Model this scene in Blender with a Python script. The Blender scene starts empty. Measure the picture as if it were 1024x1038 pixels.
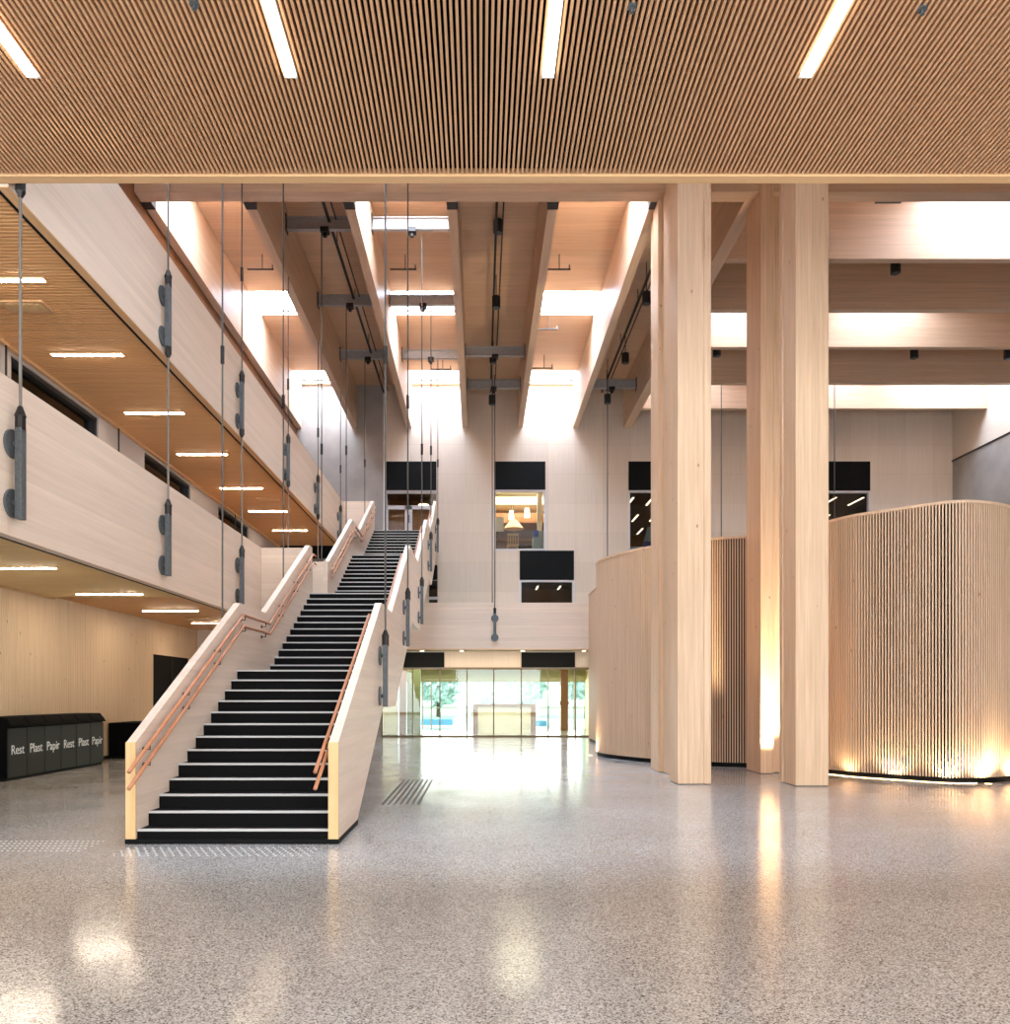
import bpy, bmesh, math, random
from mathutils import Vector, Matrix
random.seed(7)
S = bpy.context.scene
COL = S.collection
CAMZ = 1.567

# ------------------------------------------------------------------ helpers
WLOC = {}

def lin(c):
    r = []
    for v in c:
        v = v / 255.0
        r.append(v / 12.92 if v <= 0.04045 else ((v + 0.055) / 1.055) ** 2.4)
    return (r[0], r[1], r[2], 1.0)

class MB:
    def __init__(s):
        s.v = []; s.f = []
    def add(s, vs, fs):
        b = len(s.v)
        s.v += [tuple(p) for p in vs]
        s.f += [tuple(b + i for i in f) for f in fs]
        return s
    def box(s, x0, x1, y0, y1, z0, z1):
        x0, x1 = min(x0, x1), max(x0, x1); y0, y1 = min(y0, y1), max(y0, y1); z0, z1 = min(z0, z1), max(z0, z1)
        return s.add([(x0,y0,z0),(x1,y0,z0),(x1,y1,z0),(x0,y1,z0),(x0,y0,z1),(x1,y0,z1),(x1,y1,z1),(x0,y1,z1)],
                     [(0,3,2,1),(4,5,6,7),(0,1,5,4),(1,2,6,5),(2,3,7,6),(3,0,4,7)])
    def prism(s, pts, axis, a, b):
        """pts: 2D outline; axis 'x': pts are (y,z); 'y': (x,z); 'z': (x,y)"""
        n = len(pts)
        def p3(p, t):
            if axis == 'x': return (t, p[0], p[1])
            if axis == 'y': return (p[0], t, p[1])
            return (p[0], p[1], t)
        vs = [p3(p, a) for p in pts] + [p3(p, b) for p in pts]
        fs = [tuple(range(n - 1, -1, -1)), tuple(range(n, 2 * n))]
        for i in range(n):
            j = (i + 1) % n
            fs.append((i, j, n + j, n + i))
        return s.add(vs, fs)
    def cyl(s, p0, p1, r, n=10, r1=None):
        p0 = Vector(p0); p1 = Vector(p1); d = (p1 - p0).normalized()
        u = d.orthogonal().normalized(); w = d.cross(u)
        r1 = r if r1 is None else r1
        vs = []
        for p, rr in ((p0, r), (p1, r1)):
            for i in range(n):
                a = 2 * math.pi * i / n
                vs.append(p + u * math.cos(a) * rr + w * math.sin(a) * rr)
        fs = [tuple(range(n - 1, -1, -1)), tuple(range(n, 2 * n))]
        for i in range(n):
            j = (i + 1) % n
            fs.append((i, j, n + j, n + i))
        return s.add(vs, fs)
    def tube(s, pts, r, n=8):
        pts = [Vector(p) for p in pts]
        rings = []
        for k, p in enumerate(pts):
            if k == 0: d = pts[1] - p
            elif k == len(pts) - 1: d = p - pts[k - 1]
            else: d = (pts[k + 1] - p).normalized() + (p - pts[k - 1]).normalized()
            d.normalize()
            side = Vector((1, 0, 0)) if abs(d.x) < 0.9 else Vector((0, 1, 0))
            w = d.cross(side).normalized(); u = w.cross(d).normalized()
            rings.append([p + u * math.cos(2*math.pi*i/n) * r + w * math.sin(2*math.pi*i/n) * r for i in range(n)])
        vs = [v for ring in rings for v in ring]
        fs = []
        for k in range(len(pts) - 1):
            for i in range(n):
                j = (i + 1) % n
                fs.append((k*n+i, k*n+j, (k+1)*n+j, (k+1)*n+i))
        fs.append(tuple(range(n - 1, -1, -1)))
        m = (len(pts) - 1) * n
        fs.append(tuple(range(m, m + n)))
        return s.add(vs, fs)
    def build(s, name, mat, parent=None, loc=None, smooth=False, bevel=0.0):
        if parent is not None:
            L = WLOC[parent.name]
        else:
            L = Vector(loc) if loc is not None else Vector((0, 0, 0))
        me = bpy.data.meshes.new(name)
        me.from_pydata([(p[0]-L.x, p[1]-L.y, p[2]-L.z) for p in s.v], [], s.f)
        bm = bmesh.new(); bm.from_mesh(me)
        bmesh.ops.recalc_face_normals(bm, faces=bm.faces)
        bm.to_mesh(me); bm.free()
        if mat: me.materials.append(mat)
        if smooth:
            for p in me.polygons: p.use_smooth = True
        o = bpy.data.objects.new(name, me); COL.objects.link(o)
        if parent is not None: o.parent = parent
        else: o.location = L
        WLOC[o.name] = L
        if bevel:
            md = o.modifiers.new('edge', 'BEVEL'); md.width = bevel; md.segments = 1; md.limit_method = 'ANGLE'
        return o

def tag(o, label=None, cat=None, group=None, kind=None):
    if label: o['label'] = label
    if cat: o['category'] = cat
    if group: o['group'] = group
    if kind: o['kind'] = kind
    return o

def thing(name, label, cat, loc=(0, 0, 0), group=None, kind=None):
    o = bpy.data.objects.new(name, None); COL.objects.link(o)
    o.location = loc; o.empty_display_size = 0.2
    WLOC[o.name] = Vector(loc)
    return tag(o, label, cat, group, kind)

def struct(name, mb, mat, parent=None, label=None, cat=None):
    o = mb.build(name, mat, parent)
    if parent is None:
        o['kind'] = 'structure'
        tag(o, label, cat)
    return o

def dup(root, delta, label=None):
    c = root.copy(); COL.objects.link(c)
    c.location = root.location + Vector(delta)
    WLOC[c.name] = WLOC[root.name] + Vector(delta)
    if label: c['label'] = label
    for ch in list(root.children):
        d = ch.copy(); COL.objects.link(d); d.parent = c; WLOC[d.name] = WLOC[c.name]
        for g in list(ch.children):
            e = g.copy(); COL.objects.link(e); e.parent = d; WLOC[e.name] = WLOC[c.name]
    return c

def wall_holes(axis, p0, p1, a0, a1, z0, z1, holes):
    """slab wall; axis 'y': plane normal along y, a = x range"""
    xs = sorted(set([a0, a1] + [h[0] for h in holes] + [h[1] for h in holes]))
    zs = sorted(set([z0, z1] + [h[2] for h in holes] + [h[3] for h in holes]))
    mb = MB()
    for i in range(len(xs) - 1):
        run = None
        for j in range(len(zs) - 1):
            cx = (xs[i] + xs[i+1]) / 2; cz = (zs[j] + zs[j+1]) / 2
            solid = not any(h[0] < cx < h[1] and h[2] < cz < h[3] for h in holes) and a0 < cx < a1 and z0 < cz < z1
            if solid:
                if run is None: run = zs[j]
            if (not solid or j == len(zs) - 2) and run is not None:
                top = zs[j+1] if solid else zs[j]
                if axis == 'y': mb.box(xs[i], xs[i+1], p0, p1, run, top)
                else: mb.box(p0, p1, xs[i], xs[i+1], run, top)
                run = None
    return mb

# ------------------------------------------------------------------ materials
def newmat(name):
    m = bpy.data.materials.new(name); m.use_nodes = True
    nt = m.node_tree; nt.nodes.clear()
    out = nt.nodes.new('ShaderNodeOutputMaterial')
    b = nt.nodes.new('ShaderNodeBsdfPrincipled')
    nt.links.new(b.outputs[0], out.inputs[0])
    return m, nt, b

def plain(name, rgb, rough=0.5, metal=0.0, noise=0.0, nscale=20, spec=0.5):
    m, nt, b = newmat(name)
    b.inputs['Specular IOR Level'].default_value = spec
    b.inputs['Roughness'].default_value = rough
    b.inputs['Metallic'].default_value = metal
    c = lin(rgb)
    if noise:
        tc = nt.nodes.new('ShaderNodeTexCoord'); n = nt.nodes.new('ShaderNodeTexNoise')
        n.inputs['Scale'].default_value = nscale; n.inputs['Detail'].default_value = 4
        nt.links.new(tc.outputs['Object'], n.inputs['Vector'])
        r = nt.nodes.new('ShaderNodeValToRGB')
        r.color_ramp.elements[0].position = 0.3; r.color_ramp.elements[1].position = 0.7
        r.color_ramp.elements[0].color = tuple(v * (1 - noise) for v in c[:3]) + (1,)
        r.color_ramp.elements[1].color = tuple(min(1, v * (1 + noise)) for v in c[:3]) + (1,)
        nt.links.new(n.outputs['Fac'], r.inputs['Fac']); nt.links.new(r.outputs['Color'], b.inputs['Base Color'])
    else:
        b.inputs['Base Color'].default_value = c
    return m

def wood(name, rgb, axis='z', var=0.10, rough=0.5, lam=None, lamdark=0.88, knots=False, spec=0.3, joints=None):
    """grain runs along axis. lam=(axis index, width): thin darker seams; joints: list of (axis index, width, offset)"""
    m, nt, b = newmat(name)
    N = nt.nodes; L = nt.links
    b.inputs['Roughness'].default_value = rough
    b.inputs['Specular IOR Level'].default_value = spec
    c = lin(rgb)
    geo = N.new('ShaderNodeNewGeometry')
    mp = N.new('ShaderNodeMapping')
    sc = [14, 14, 14]; sc['xyz'.index(axis)] = 0.45
    mp.inputs['Scale'].default_value = sc
    L.new(geo.outputs['Position'], mp.inputs['Vector'])
    n = N.new('ShaderNodeTexNoise'); n.inputs['Scale'].default_value = 1.6; n.inputs['Detail'].default_value = 5
    n.inputs['Roughness'].default_value = 0.6
    L.new(mp.outputs['Vector'], n.inputs['Vector'])
    r = N.new('ShaderNodeValToRGB')
    r.color_ramp.elements[0].position = 0.28; r.color_ramp.elements[1].position = 0.72
    r.color_ramp.elements[0].color = (c[0]*(1-var), c[1]*(1-var*1.3), c[2]*(1-var*1.7), 1)
    r.color_ramp.elements[1].color = (min(1,c[0]*(1+var*.6)), min(1,c[1]*(1+var*.6)), min(1,c[2]*(1+var*.6)), 1)
    L.new(n.outputs['Fac'], r.inputs['Fac'])
    col = r.outputs['Color']
    sep = N.new('ShaderNodeSeparateXYZ'); L.new(geo.outputs['Position'], sep.inputs[0])
    seams = []
    if lam: seams.append((lam[0], lam[1], 0.0, 0.04, lamdark))
    for j in (joints or []): seams.append((j[0], j[1], j[2], 0.012 / j[1], 0.88))
    for ax, w, off, frac, dk in seams:
        a = N.new('ShaderNodeMath'); a.operation = 'SUBTRACT'; a.inputs[1].default_value = off
        L.new(sep.outputs[ax], a.inputs[0])
        d = N.new('ShaderNodeMath'); d.operation = 'DIVIDE'; d.inputs[1].default_value = w
        L.new(a.outputs[0], d.inputs[0])
        f = N.new('ShaderNodeMath'); f.operation = 'FRACT'; L.new(d.outputs[0], f.inputs[0])
        g = N.new('ShaderNodeMath'); g.operation = 'LESS_THAN'; g.inputs[1].default_value = frac
        L.new(f.outputs[0], g.inputs[0])
        mx = N.new('ShaderNodeMix'); mx.data_type = 'RGBA'; mx.blend_type = 'MULTIPLY'
        L.new(g.outputs[0], mx.inputs[0]); L.new(col, mx.inputs[6])
        mx.inputs[7].default_value = (dk, dk*0.96, dk*0.92, 1)
        col = mx.outputs[2]
        # each lamella a slightly different tone
        fl = N.new('ShaderNodeMath'); fl.operation = 'FLOOR'; L.new(d.outputs[0], fl.inputs[0])
        wn = N.new('ShaderNodeTexWhiteNoise'); wn.noise_dimensions = '1D'; L.new(fl.outputs[0], wn.inputs['W'])
        mr = N.new('ShaderNodeMapRange'); mr.inputs[3].default_value = 0.94; mr.inputs[4].default_value = 1.03
        L.new(wn.outputs['Value'], mr.inputs[0])
        vm = N.new('ShaderNodeMix'); vm.data_type = 'RGBA'; vm.blend_type = 'MULTIPLY'; vm.inputs[0].default_value = 1
        L.new(col, vm.inputs[6]); L.new(mr.outputs[0], vm.inputs[7]); col = vm.outputs[2]
    if knots:
        mp2 = N.new('ShaderNodeMapping'); s2 = [1, 1, 1]; s2['xyz'.index(axis)] = 0.55
        mp2.inputs['Scale'].default_value = s2
        L.new(geo.outputs['Position'], mp2.inputs['Vector'])
        v = N.new('ShaderNodeTexVoronoi'); v.inputs['Scale'].default_value = 3.4
        L.new(mp2.outputs['Vector'], v.inputs['Vector'])
        lt = N.new('ShaderNodeMapRange'); lt.inputs[1].default_value = 0.04; lt.inputs[2].default_value = 0.075
        lt.inputs[3].default_value = 0.75; lt.inputs[4].default_value = 0.0
        L.new(v.outputs['Distance'], lt.inputs[0])
        mx = N.new('ShaderNodeMix'); mx.data_type = 'RGBA'
        L.new(lt.outputs[0], mx.inputs[0]); L.new(col, mx.inputs[6])
        mx.inputs[7].default_value = (c[0]*.35, c[1]*.24, c[2]*.18, 1); col = mx.outputs[2]
    L.new(col, b.inputs['Base Color'])
    return m

def emit(name, rgb, strength):
    m = bpy.data.materials.new(name); m.use_nodes = True
    nt = m.node_tree; nt.nodes.clear()
    out = nt.nodes.new('ShaderNodeOutputMaterial'); e = nt.nodes.new('ShaderNodeEmission')
    e.inputs[0].default_value = lin(rgb); e.inputs[1].default_value = strength
    nt.links.new(e.outputs[0], out.inputs[0])
    return m

def glassmat(name, tint=(255, 255, 255), refl=0.08):
    m = bpy.data.materials.new(name); m.use_nodes = True
    nt = m.node_tree; nt.nodes.clear(); N = nt.nodes; L = nt.links
    out = N.new('ShaderNodeOutputMaterial')
    t = N.new('ShaderNodeBsdfTransparent'); t.inputs[0].default_value = lin(tint)
    g = N.new('ShaderNodeBsdfGlossy'); g.inputs['Roughness'].default_value = 0.02
    mx = N.new('ShaderNodeMixShader'); fr = N.new('ShaderNodeFresnel'); fr.inputs[0].default_value = 1.45
    mu = N.new('ShaderNodeMath'); mu.operation = 'MULTIPLY'; mu.inputs[1].default_value = refl / 0.04
    mu.use_clamp = True
    L.new(fr.outputs[0], mu.inputs[0]); L.new(mu.outputs[0], mx.inputs[0])
    L.new(t.outputs[0], mx.inputs[1]); L.new(g.outputs[0], mx.inputs[2]); L.new(mx.outputs[0], out.inputs[0])
    return m

def terrazzo():
    m, nt, b = newmat('terrazzo')
    N = nt.nodes; L = nt.links
    geo = N.new('ShaderNodeNewGeometry')
    v = N.new('ShaderNodeTexVoronoi'); v.inputs['Scale'].default_value = 122
    L.new(geo.outputs['Position'], v.inputs['Vector'])
    sp = N.new('ShaderNodeSeparateColor'); L.new(v.outputs['Color'], sp.inputs[0])
    r = N.new('ShaderNodeValToRGB'); r.color_ramp.interpolation = 'CONSTANT'
    cols = [(0.0, (78, 76, 76)), (0.08, (126, 124, 122)), (0.24, (174, 172, 170)), (0.55, (200, 199, 197)), (0.85, (222, 222, 221))]
    e = r.color_ramp.elements
    e[0].position = 0; e[0].color = lin(cols[0][1]); e[1].position = cols[1][0]; e[1].color = lin(cols[1][1])
    for p, c in cols[2:]:
        k = e.new(p); k.color = lin(c)
    L.new(sp.outputs[0], r.inputs['Fac'])
    n = N.new('ShaderNodeTexNoise'); n.inputs['Scale'].default_value = 0.5; n.inputs['Detail'].default_value = 4
    L.new(geo.outputs['Position'], n.inputs['Vector'])
    mr = N.new('ShaderNodeMapRange'); mr.inputs[1].default_value = .3; mr.inputs[2].default_value = .7
    mr.inputs[3].default_value = 0.86; mr.inputs[4].default_value = 1.06
    L.new(n.outputs['Fac'], mr.inputs[0])
    mx = N.new('ShaderNodeMix'); mx.data_type = 'RGBA'; mx.blend_type = 'MULTIPLY'; mx.inputs[0].default_value = 1
    L.new(r.outputs['Color'], mx.inputs[6]); L.new(mr.outputs[0], mx.inputs[7])
    L.new(mx.outputs[2], b.inputs['Base Color'])
    n2 = N.new('ShaderNodeTexNoise'); n2.inputs['Scale'].default_value = 1.3; n2.inputs['Detail'].default_value = 3
    L.new(geo.outputs['Position'], n2.inputs['Vector'])
    mr2 = N.new('ShaderNodeMapRange'); mr2.inputs[1].default_value = .3; mr2.inputs[2].default_value = .7
    mr2.inputs[3].default_value = 0.10; mr2.inputs[4].default_value = 0.19
    L.new(n2.outputs['Fac'], mr2.inputs[0]); L.new(mr2.outputs[0], b.inputs['Roughness'])
    b.inputs['Specular IOR Level'].default_value = 0.5
    return m

PALE = (229, 209, 190)
M = dict(
    floor=terrazzo(),
    slat=wood('ceiling slat wood', (212, 167, 128), 'y', .12, knots=False),
    slat_x=wood('soffit slat wood', (226, 172, 118), 'x', .12),
    soffit_lit=wood('lit soffit slat wood', (236, 206, 152), 'x', .10),  # soffit wood lightened: the lower soffit's brighter light is put into the colour
    slat_wall=wood('side wall slat wood', (224, 198, 166), 'z', .12, knots=True),
    slat_z=wood('wall slat wood', (218, 187, 158), 'z', .12, knots=True),
    backing=plain('black felt backing', (13, 10, 8), .95, spec=.1),
    brown_backing=plain('brown felt backing', (52, 31, 18), .95, spec=.1),
    parapet=wood('white oiled spruce along', PALE, 'y', .07, lam=(2, .10), lamdark=.95, knots=False),
    parapet_x=wood('white oiled spruce across', PALE, 'x', .07, lam=(2, .105), lamdark=.86),
    trim=wood('edge spruce', (222, 180, 134), 'x', .10),
    trim_y=wood('edge spruce along', (220, 176, 130), 'y', .10),
    post=wood('glulam column wood', (222, 190, 158), 'z', .17, lam=(0, .13), lamdark=.88, knots=True),
    endgrain=wood('yellow spruce end', (226, 188, 136), 'z', .14, knots=True),
    beam=wood('glulam beam wood along', (218, 187, 160), 'y', .12, lam=(2, .12), lamdark=.93),
    beam_x=wood('glulam beam wood across', (218, 187, 160), 'x', .12, lam=(2, .12), lamdark=.93),
    roof=wood('roof panel wood', (222, 186, 154), 'x', .12, lam=(1, .32), lamdark=.88),
    farwall=wood('white stained panel', (222, 205, 189), 'z', .06, joints=[(0, 1.04, .48), (2, 1.115, 1.02)]),
    sidewall=wood('white stained side panel', (222, 208, 194), 'y', .05),
    concrete=plain('concrete', (158, 150, 144), .8, 0, .13, 1.3),
    white=plain('white paint', (236, 234, 230), .6),
    greywall=plain('grey paint', (176, 166, 164), .7),
    black=plain('black paint', (13, 13, 13), .6, spec=.12),
    blackmat=plain('black stair covering', (13, 12, 12), .8, 0, .15, 60, spec=.12),
    nosing=plain('pale grey nosing', (196, 192, 188), .5),
    copper=wood('copper toned oak rail', (192, 132, 98), 'y', .12, rough=.35),
    steel=plain('galvanised steel', (84, 88, 90), .5, .15, .2, 30),
    spreader=plain('pale galvanised steel', (168, 166, 166), .5, .1, .12, 20),
    darksteel=plain('dark steel', (44, 40, 38), .45, .5),
    rod=plain('rod steel', (122, 114, 106), .5, .25),
    rod_dark=plain('dark rod steel', (82, 77, 73), .5, .2),
    fixture=plain('black fixture', (30, 28, 28), .5),
    lamp=emit('warm strip light', (255, 240, 214), 7.0),
    lamp2=emit('soffit strip light', (255, 236, 205), 55.0),
    lamp_low=emit('lower soffit strip light', (255, 238, 212), 85.0),
    lamp3=emit('office tube', (255, 226, 180), 4.0),
    sky=emit('skylight daylight', (208, 229, 255), 44.0),
    sky_dim=emit('dimmed skylight daylight', (216, 232, 255), 20.0),  # weaker emission keeps the cross beams from clipping; shafts are all alike
    uplight=emit('warm uplight lens', (255, 214, 150), 8.0),
    ledstrip=emit('warm plinth strip', (255, 218, 160), 6.0),
    downlight=emit('warm downlight lens', (255, 228, 180), 7.0),
    glass=glassmat('clear glass', (240, 246, 240), .05),
    winglass=glassmat('window glass', (225, 230, 230), .05),
    bin=plain('anthracite bin', (27, 28, 29), .5, spec=.25),
    binblack=plain('black bin lid', (6, 6, 6), .7, spec=.06),
    letters=plain('white lettering', (240, 245, 246), .5),
    mullion=plain('bronze mullion', (116, 98, 70), .5),
    whiteframe=plain('white frame', (214, 210, 212), .5),
    yellow=plain('yellow painted wall', (226, 210, 156), .6),
    lime=plain('pale green plaster', (186, 182, 146), .7),
    olive=wood('green slats', (128, 134, 92), 'x', .2, lam=(2, .11), lamdark=.5),
    crate=wood('pale board', (232, 222, 196), 'x', .06, lam=(2, .22), lamdark=.8),
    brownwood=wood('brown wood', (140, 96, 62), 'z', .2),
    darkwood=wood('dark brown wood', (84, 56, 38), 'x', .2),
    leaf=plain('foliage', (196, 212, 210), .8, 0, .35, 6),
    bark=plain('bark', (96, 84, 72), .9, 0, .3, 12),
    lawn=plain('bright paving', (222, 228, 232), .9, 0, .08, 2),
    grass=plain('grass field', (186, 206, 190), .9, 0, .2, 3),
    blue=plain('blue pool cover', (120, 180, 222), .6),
    blueobj=plain('blue fabric', (52, 74, 150), .7),
    greybox=plain('grey box', (170, 178, 178), .6),
    paper=plain('white board', (232, 226, 214), .6),
)

# ------------------------------------------------------------------ setting
YW = 31.7            # end wall plane
XR = 17.85           # side wall on the concrete side
ZR = 13.3            # roof underside
struct('floor', MB().box(-9.4, XR + .2, -6, YW + 8.2, -.2, 0), M['floor'])

# end wall with openings
H = [(-3.62, -1.66, 7.2, 10.41), (.52, 2.46, 7.05, 10.41), (5.60, 7.55, 7.05, 10.41), (12.78, 14.73, 7.05, 10.41),
     (1.49, 3.54, 4.9, 7.05), (-1.95, -1.62, 4.3, 6.5), (-3.72, 4.6, 0, 3.19)]
struct('wall_far', wall_holes('y', YW, YW + .3, -3.62, XR, 0, ZR, H), M['farwall'])
struct('wall_far_concrete', MB().box(-9.4, -3.66, YW, YW + .3, 3.2, ZR).box(-9.4, -3.72, YW, YW + .3, 0, 3.2), M['concrete'])
struct('trim_1', MB().box(-3.66, -3.6, YW - .03, YW, 7.2, ZR), M['white'])
struct('wall_right', MB().box(XR, XR + .2, 8, YW + .3, 10.45, ZR), M['sidewall'])
struct('wall_right_concrete', MB().box(XR, XR + .2, 8, YW + .3, 0, 10.45), M['concrete'])
struct('wall_right_front', MB().box(XR, XR + .2, -6, 8, 0, 6.75), M['sidewall'])
struct('trim_2', MB().box(XR - .03, XR, 8.3, YW, 10.40, 10.45), M['darksteel'])
# side wall behind the balconies
YG = 27.4
struct('wall_left', wall_holes('x', -9.55, -9.3, -6, YW, 0, 3.75, [(23.75, 26.6, .0, 2.74)]), M['brown_backing'])
mb = MB()
y = 11.0
while y < YG:
    if not (23.68 < y < 26.62): mb.box(-9.3, -9.25, y, y + .068, .08, 3.7)
    else: mb.box(-9.3, -9.25, y, y + .068, 2.74, 3.7)
    y += .080
struct('wall_left_slat', mb, M['slat_wall'])
struct('wall_left_end', MB().box(-9.25, -4.9, YG, YG + .1, 0, 3.7), M['sidewall'])
struct('baseboard_left', MB().box(-9.26, -9.22, 11, 23.7, 0, .08), M['black'])
d = struct('door_1', MB().box(-9.36, -9.27, 23.75, 26.6, 0, 2.74), M['black'])
MB().box(-9.27, -9.25, 25.15, 25.18, 0, 2.74).build('door_gap', M['darksteel'], d)
MB().box(-9.27, -9.2, 25.0, 25.05, .95, 1.25).build('door_handle', M['steel'], d)
# upper side wall (two storeys of glazing between pale piers)
holes = [(8.4, 11.5, 4.0, 6.4), (12.45, 15.3, 4.0, 6.62), (17.4, 20.15, 4.0, 6.62), (22.3, 25.2, 4.0, 6.62)]
struct('wall_left_upper', wall_holes('x', -7.2, -6.97, 8.0, YW, 3.81, 6.74, holes), M['greywall'])
struct('wall_left_top', MB().box(-7.2, -6.97, 8.0, YW, 6.74, ZR), M['brownwood'])
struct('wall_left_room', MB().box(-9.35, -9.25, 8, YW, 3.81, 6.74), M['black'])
for i, h in enumerate(holes):
    w = MB().box(-7.12, -7.1, h[0], h[1], h[2], h[3]).build('window_%d' % (i + 1), M['winglass']); w['kind'] = 'structure'
    fr = MB()
    fr.box(-7.14, -7.0, h[0], h[0] + .07, h[2], h[3]).box(-7.14, -7.0, h[1] - .07, h[1], h[2], h[3]).box(-7.14, -7.0, h[0], h[1], h[3] - .06, h[3])
    fr.build('window_frame', M['darksteel'], w)
# back of the hall, behind the camera: unseen opening added to let light in
struct('wall_back', wall_holes('y', -6.2, -6, -9.4, XR + .2, 0, 6.74, [(-8.5, 16.8, .15, 6.2)]), M['sidewall'])
struct('wall_back_upper', MB().box(-7.2, XR + .2, 8.05, 8.2, 6.9, ZR), M['sidewall'])

# near ceiling: slats running towards the end wall
CZ = 6.70
cl = struct('ceiling', MB().box(-9.4, XR + .2, -6, 8.26, CZ + .06, CZ + .2), M['backing'])
mb = MB()
x = -7.6
while x < 9.2:
    mb.box(x, x + .0212, -5.9, 8.25, CZ, CZ + .05)
    x += .0452
mb.build('slat', M['slat'], cl)
MB().box(9.2, XR, -5.9, 8.2, CZ, CZ + .05).build('panel', M['slat'], cl)
struct('trim_3', MB().box(-9.4, XR + .2, 8.265, 8.38, CZ - .015, CZ + .5), M['trim'])

# ------------------------------------------------------------------ roof
BX = [-6.85, -4.75, -2.70, -.58, 1.50, 3.60, 5.55]
BZ = 11.67
SKYB = [(-6.85, -4.75), (-2.70, -.58), (1.50, 3.60)]
sky_open = [(8.6, 10.2), (17.3, 19.35), (24.35, 25.85), (30.3, 31.55)]  # first row is unseen, added to brighten the stair and middle floor
roof_holes = [(a + .1, b - .1, y0, y1) for a, b in SKYB for y0, y1 in sky_open]
rbays = [(16.95, 19.4, [(10.4, 15.5)]), (21.95, 24.3, [(6.4, 8.6), (10.6, 12.6)]), (27.1, 29.5, [(6.4, 8.0), (11.6, 13.2), (14.6, 17.6)])]
for y0, y1, xs in rbays:
    for a, b in xs: roof_holes.append((a, b, y0 + .5, y1 - .12))
# slab with holes (grid)
xs = sorted(set([-7.2, XR + .2] + [h[0] for h in roof_holes] + [h[1] for h in roof_holes]))
ys = sorted(set([8.05, YW + .3] + [h[2] for h in roof_holes] + [h[3] for h in roof_holes]))
mb = MB(); shaft = MB()
for i in range(len(xs) - 1):
    run = None
    for j in range(len(ys) - 1):
        cx = (xs[i] + xs[i+1]) / 2; cy = (ys[j] + ys[j+1]) / 2
        s = not any(h[0] < cx < h[1] and h[2] < cy < h[3] for h in roof_holes)
        if s and run is None: run = ys[j]
        if (not s or j == len(ys) - 2) and run is not None:
            mb.box(xs[i], xs[i+1], run, ys[j+1] if s else ys[j], ZR, ZR + .15); run = None
struct('ceiling_hall', mb, M['roof'])
for k, h in enumerate(roof_holes):
    sh = MB()
    sh.box(h[0] - .06, h[0], h[2], h[3], ZR + .1, ZR + .62).box(h[1], h[1] + .06, h[2], h[3], ZR + .1, ZR + .62)
    sh.box(h[0] - .06, h[1] + .06, h[2] - .06, h[2], ZR + .1, ZR + .62).box(h[0] - .06, h[1] + .06, h[3], h[3] + .06, ZR + .1, ZR + .62)
    o = struct('window_%d' % (10 + k), sh, M['white'])
    MB().box(h[0], h[1], h[2], h[3], ZR + .6, ZR + .63).build('pane', M['sky_dim'] if h[0] > 5.7 else M['sky'], o)

beam_names = ['first beam in from the balcony wall', 'second beam, above the balcony parapet', 'third beam, above the stair', 'fourth beam, just past the stair',
              'fifth beam, beyond the hanging spotlights', 'sixth beam, ending beside the twin columns', 'wide girder carried by the column clusters']
for i, bx in enumerate(BX):
    w = .2 if i < 6 else .3
    t = thing('roof_beam', 'pale glulam roof beam: ' + beam_names[i], 'beam', (bx, 17.05, BZ), 'glulam roof beams running towards the end wall', 'thing')
    MB().box(bx - w/2, bx + w/2, 17.05, YW - .02, BZ, ZR - .02).build('beam_body', M['beam'], t)
    if i < 6: MB().box(bx - w/2 - .012, bx + w/2 + .012, 17.17, 17.42, BZ - .012, BZ + .16).build('steel_shoe', M['darksteel'], t)
t = tag(MB().box(-6.95, XR, 16.83, 17.17, BZ + .005, ZR - .02).build('cross_girder', M['beam_x']), 'deep glulam girder spanning the hall behind the slatted ceiling edge', 'beam', kind='thing')
for i, (yb, nm) in enumerate([(19.4, 'bright cross beam with a spotlight below it, nearest the slatted ceiling'), (21.95, 'shaded cross beam between the first two bright ones'),
                     (24.3, 'bright cross beam in the middle of the bay'), (27.1, 'shaded cross beam between the last two bright ones'), (29.5, 'bright cross beam closest to the end wall')]):
    tag(MB().box(5.72, XR - .02, yb, yb + .2, BZ, ZR - .02).build('cross_beam', M['beam_x'], loc=(5.72, yb, BZ)), 'glulam ' + nm, 'beam', 'cross beams above the slatted drum', 'thing')

# steel spreaders between the beams
def spreader(x0, x1, yy, z, label, lit=False):
    t = thing('steel_spreader', label, 'steel beam', (x0, yy, z), 'steel spreaders between the roof beams')
    mb = MB().box(x0, x1, yy - .06, yy + .06, z, z + .03).box(x0, x1, yy - .06, yy + .06, z + .27, z + .3).box(x0, x1, yy - .012, yy + .012, z + .03, z + .27)
    mb.build('profile', M['spreader'], t)
    for xx in (x0, x1):
        s = .02 if xx == x0 else -.02
        MB().box(xx, xx + s, yy - .12, yy + .12, z - .06, z + .36).build('end_plate', M['darksteel'], t)
    mid = (x0 + x1) / 2
    MB().box(mid - .1, mid + .1, yy - .1, yy + .1, z - .07, z + .04).cyl((mid, yy, z - .16), (mid, yy, z - .05), .05).build('anchor', M['darksteel'], t)
    return t
for k, (yy, nm) in enumerate([(20.1, 'closest to the slatted ceiling'), (24.0, 'in the middle'), (27.8, 'closest to the end wall')]):
    spreader(-4.65, -2.8, yy, 12.72, 'grey steel spreader above the stair in the shaded bay, ' + nm)
    spreader(-2.6, -.68, yy, 12.72, 'grey steel spreader under the skylight beside the stair, ' + nm)
spreader(-.48, 1.40, 26.3, 12.2, 'grey steel spreader in the bay with spotlights, farther from the end wall')
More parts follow.
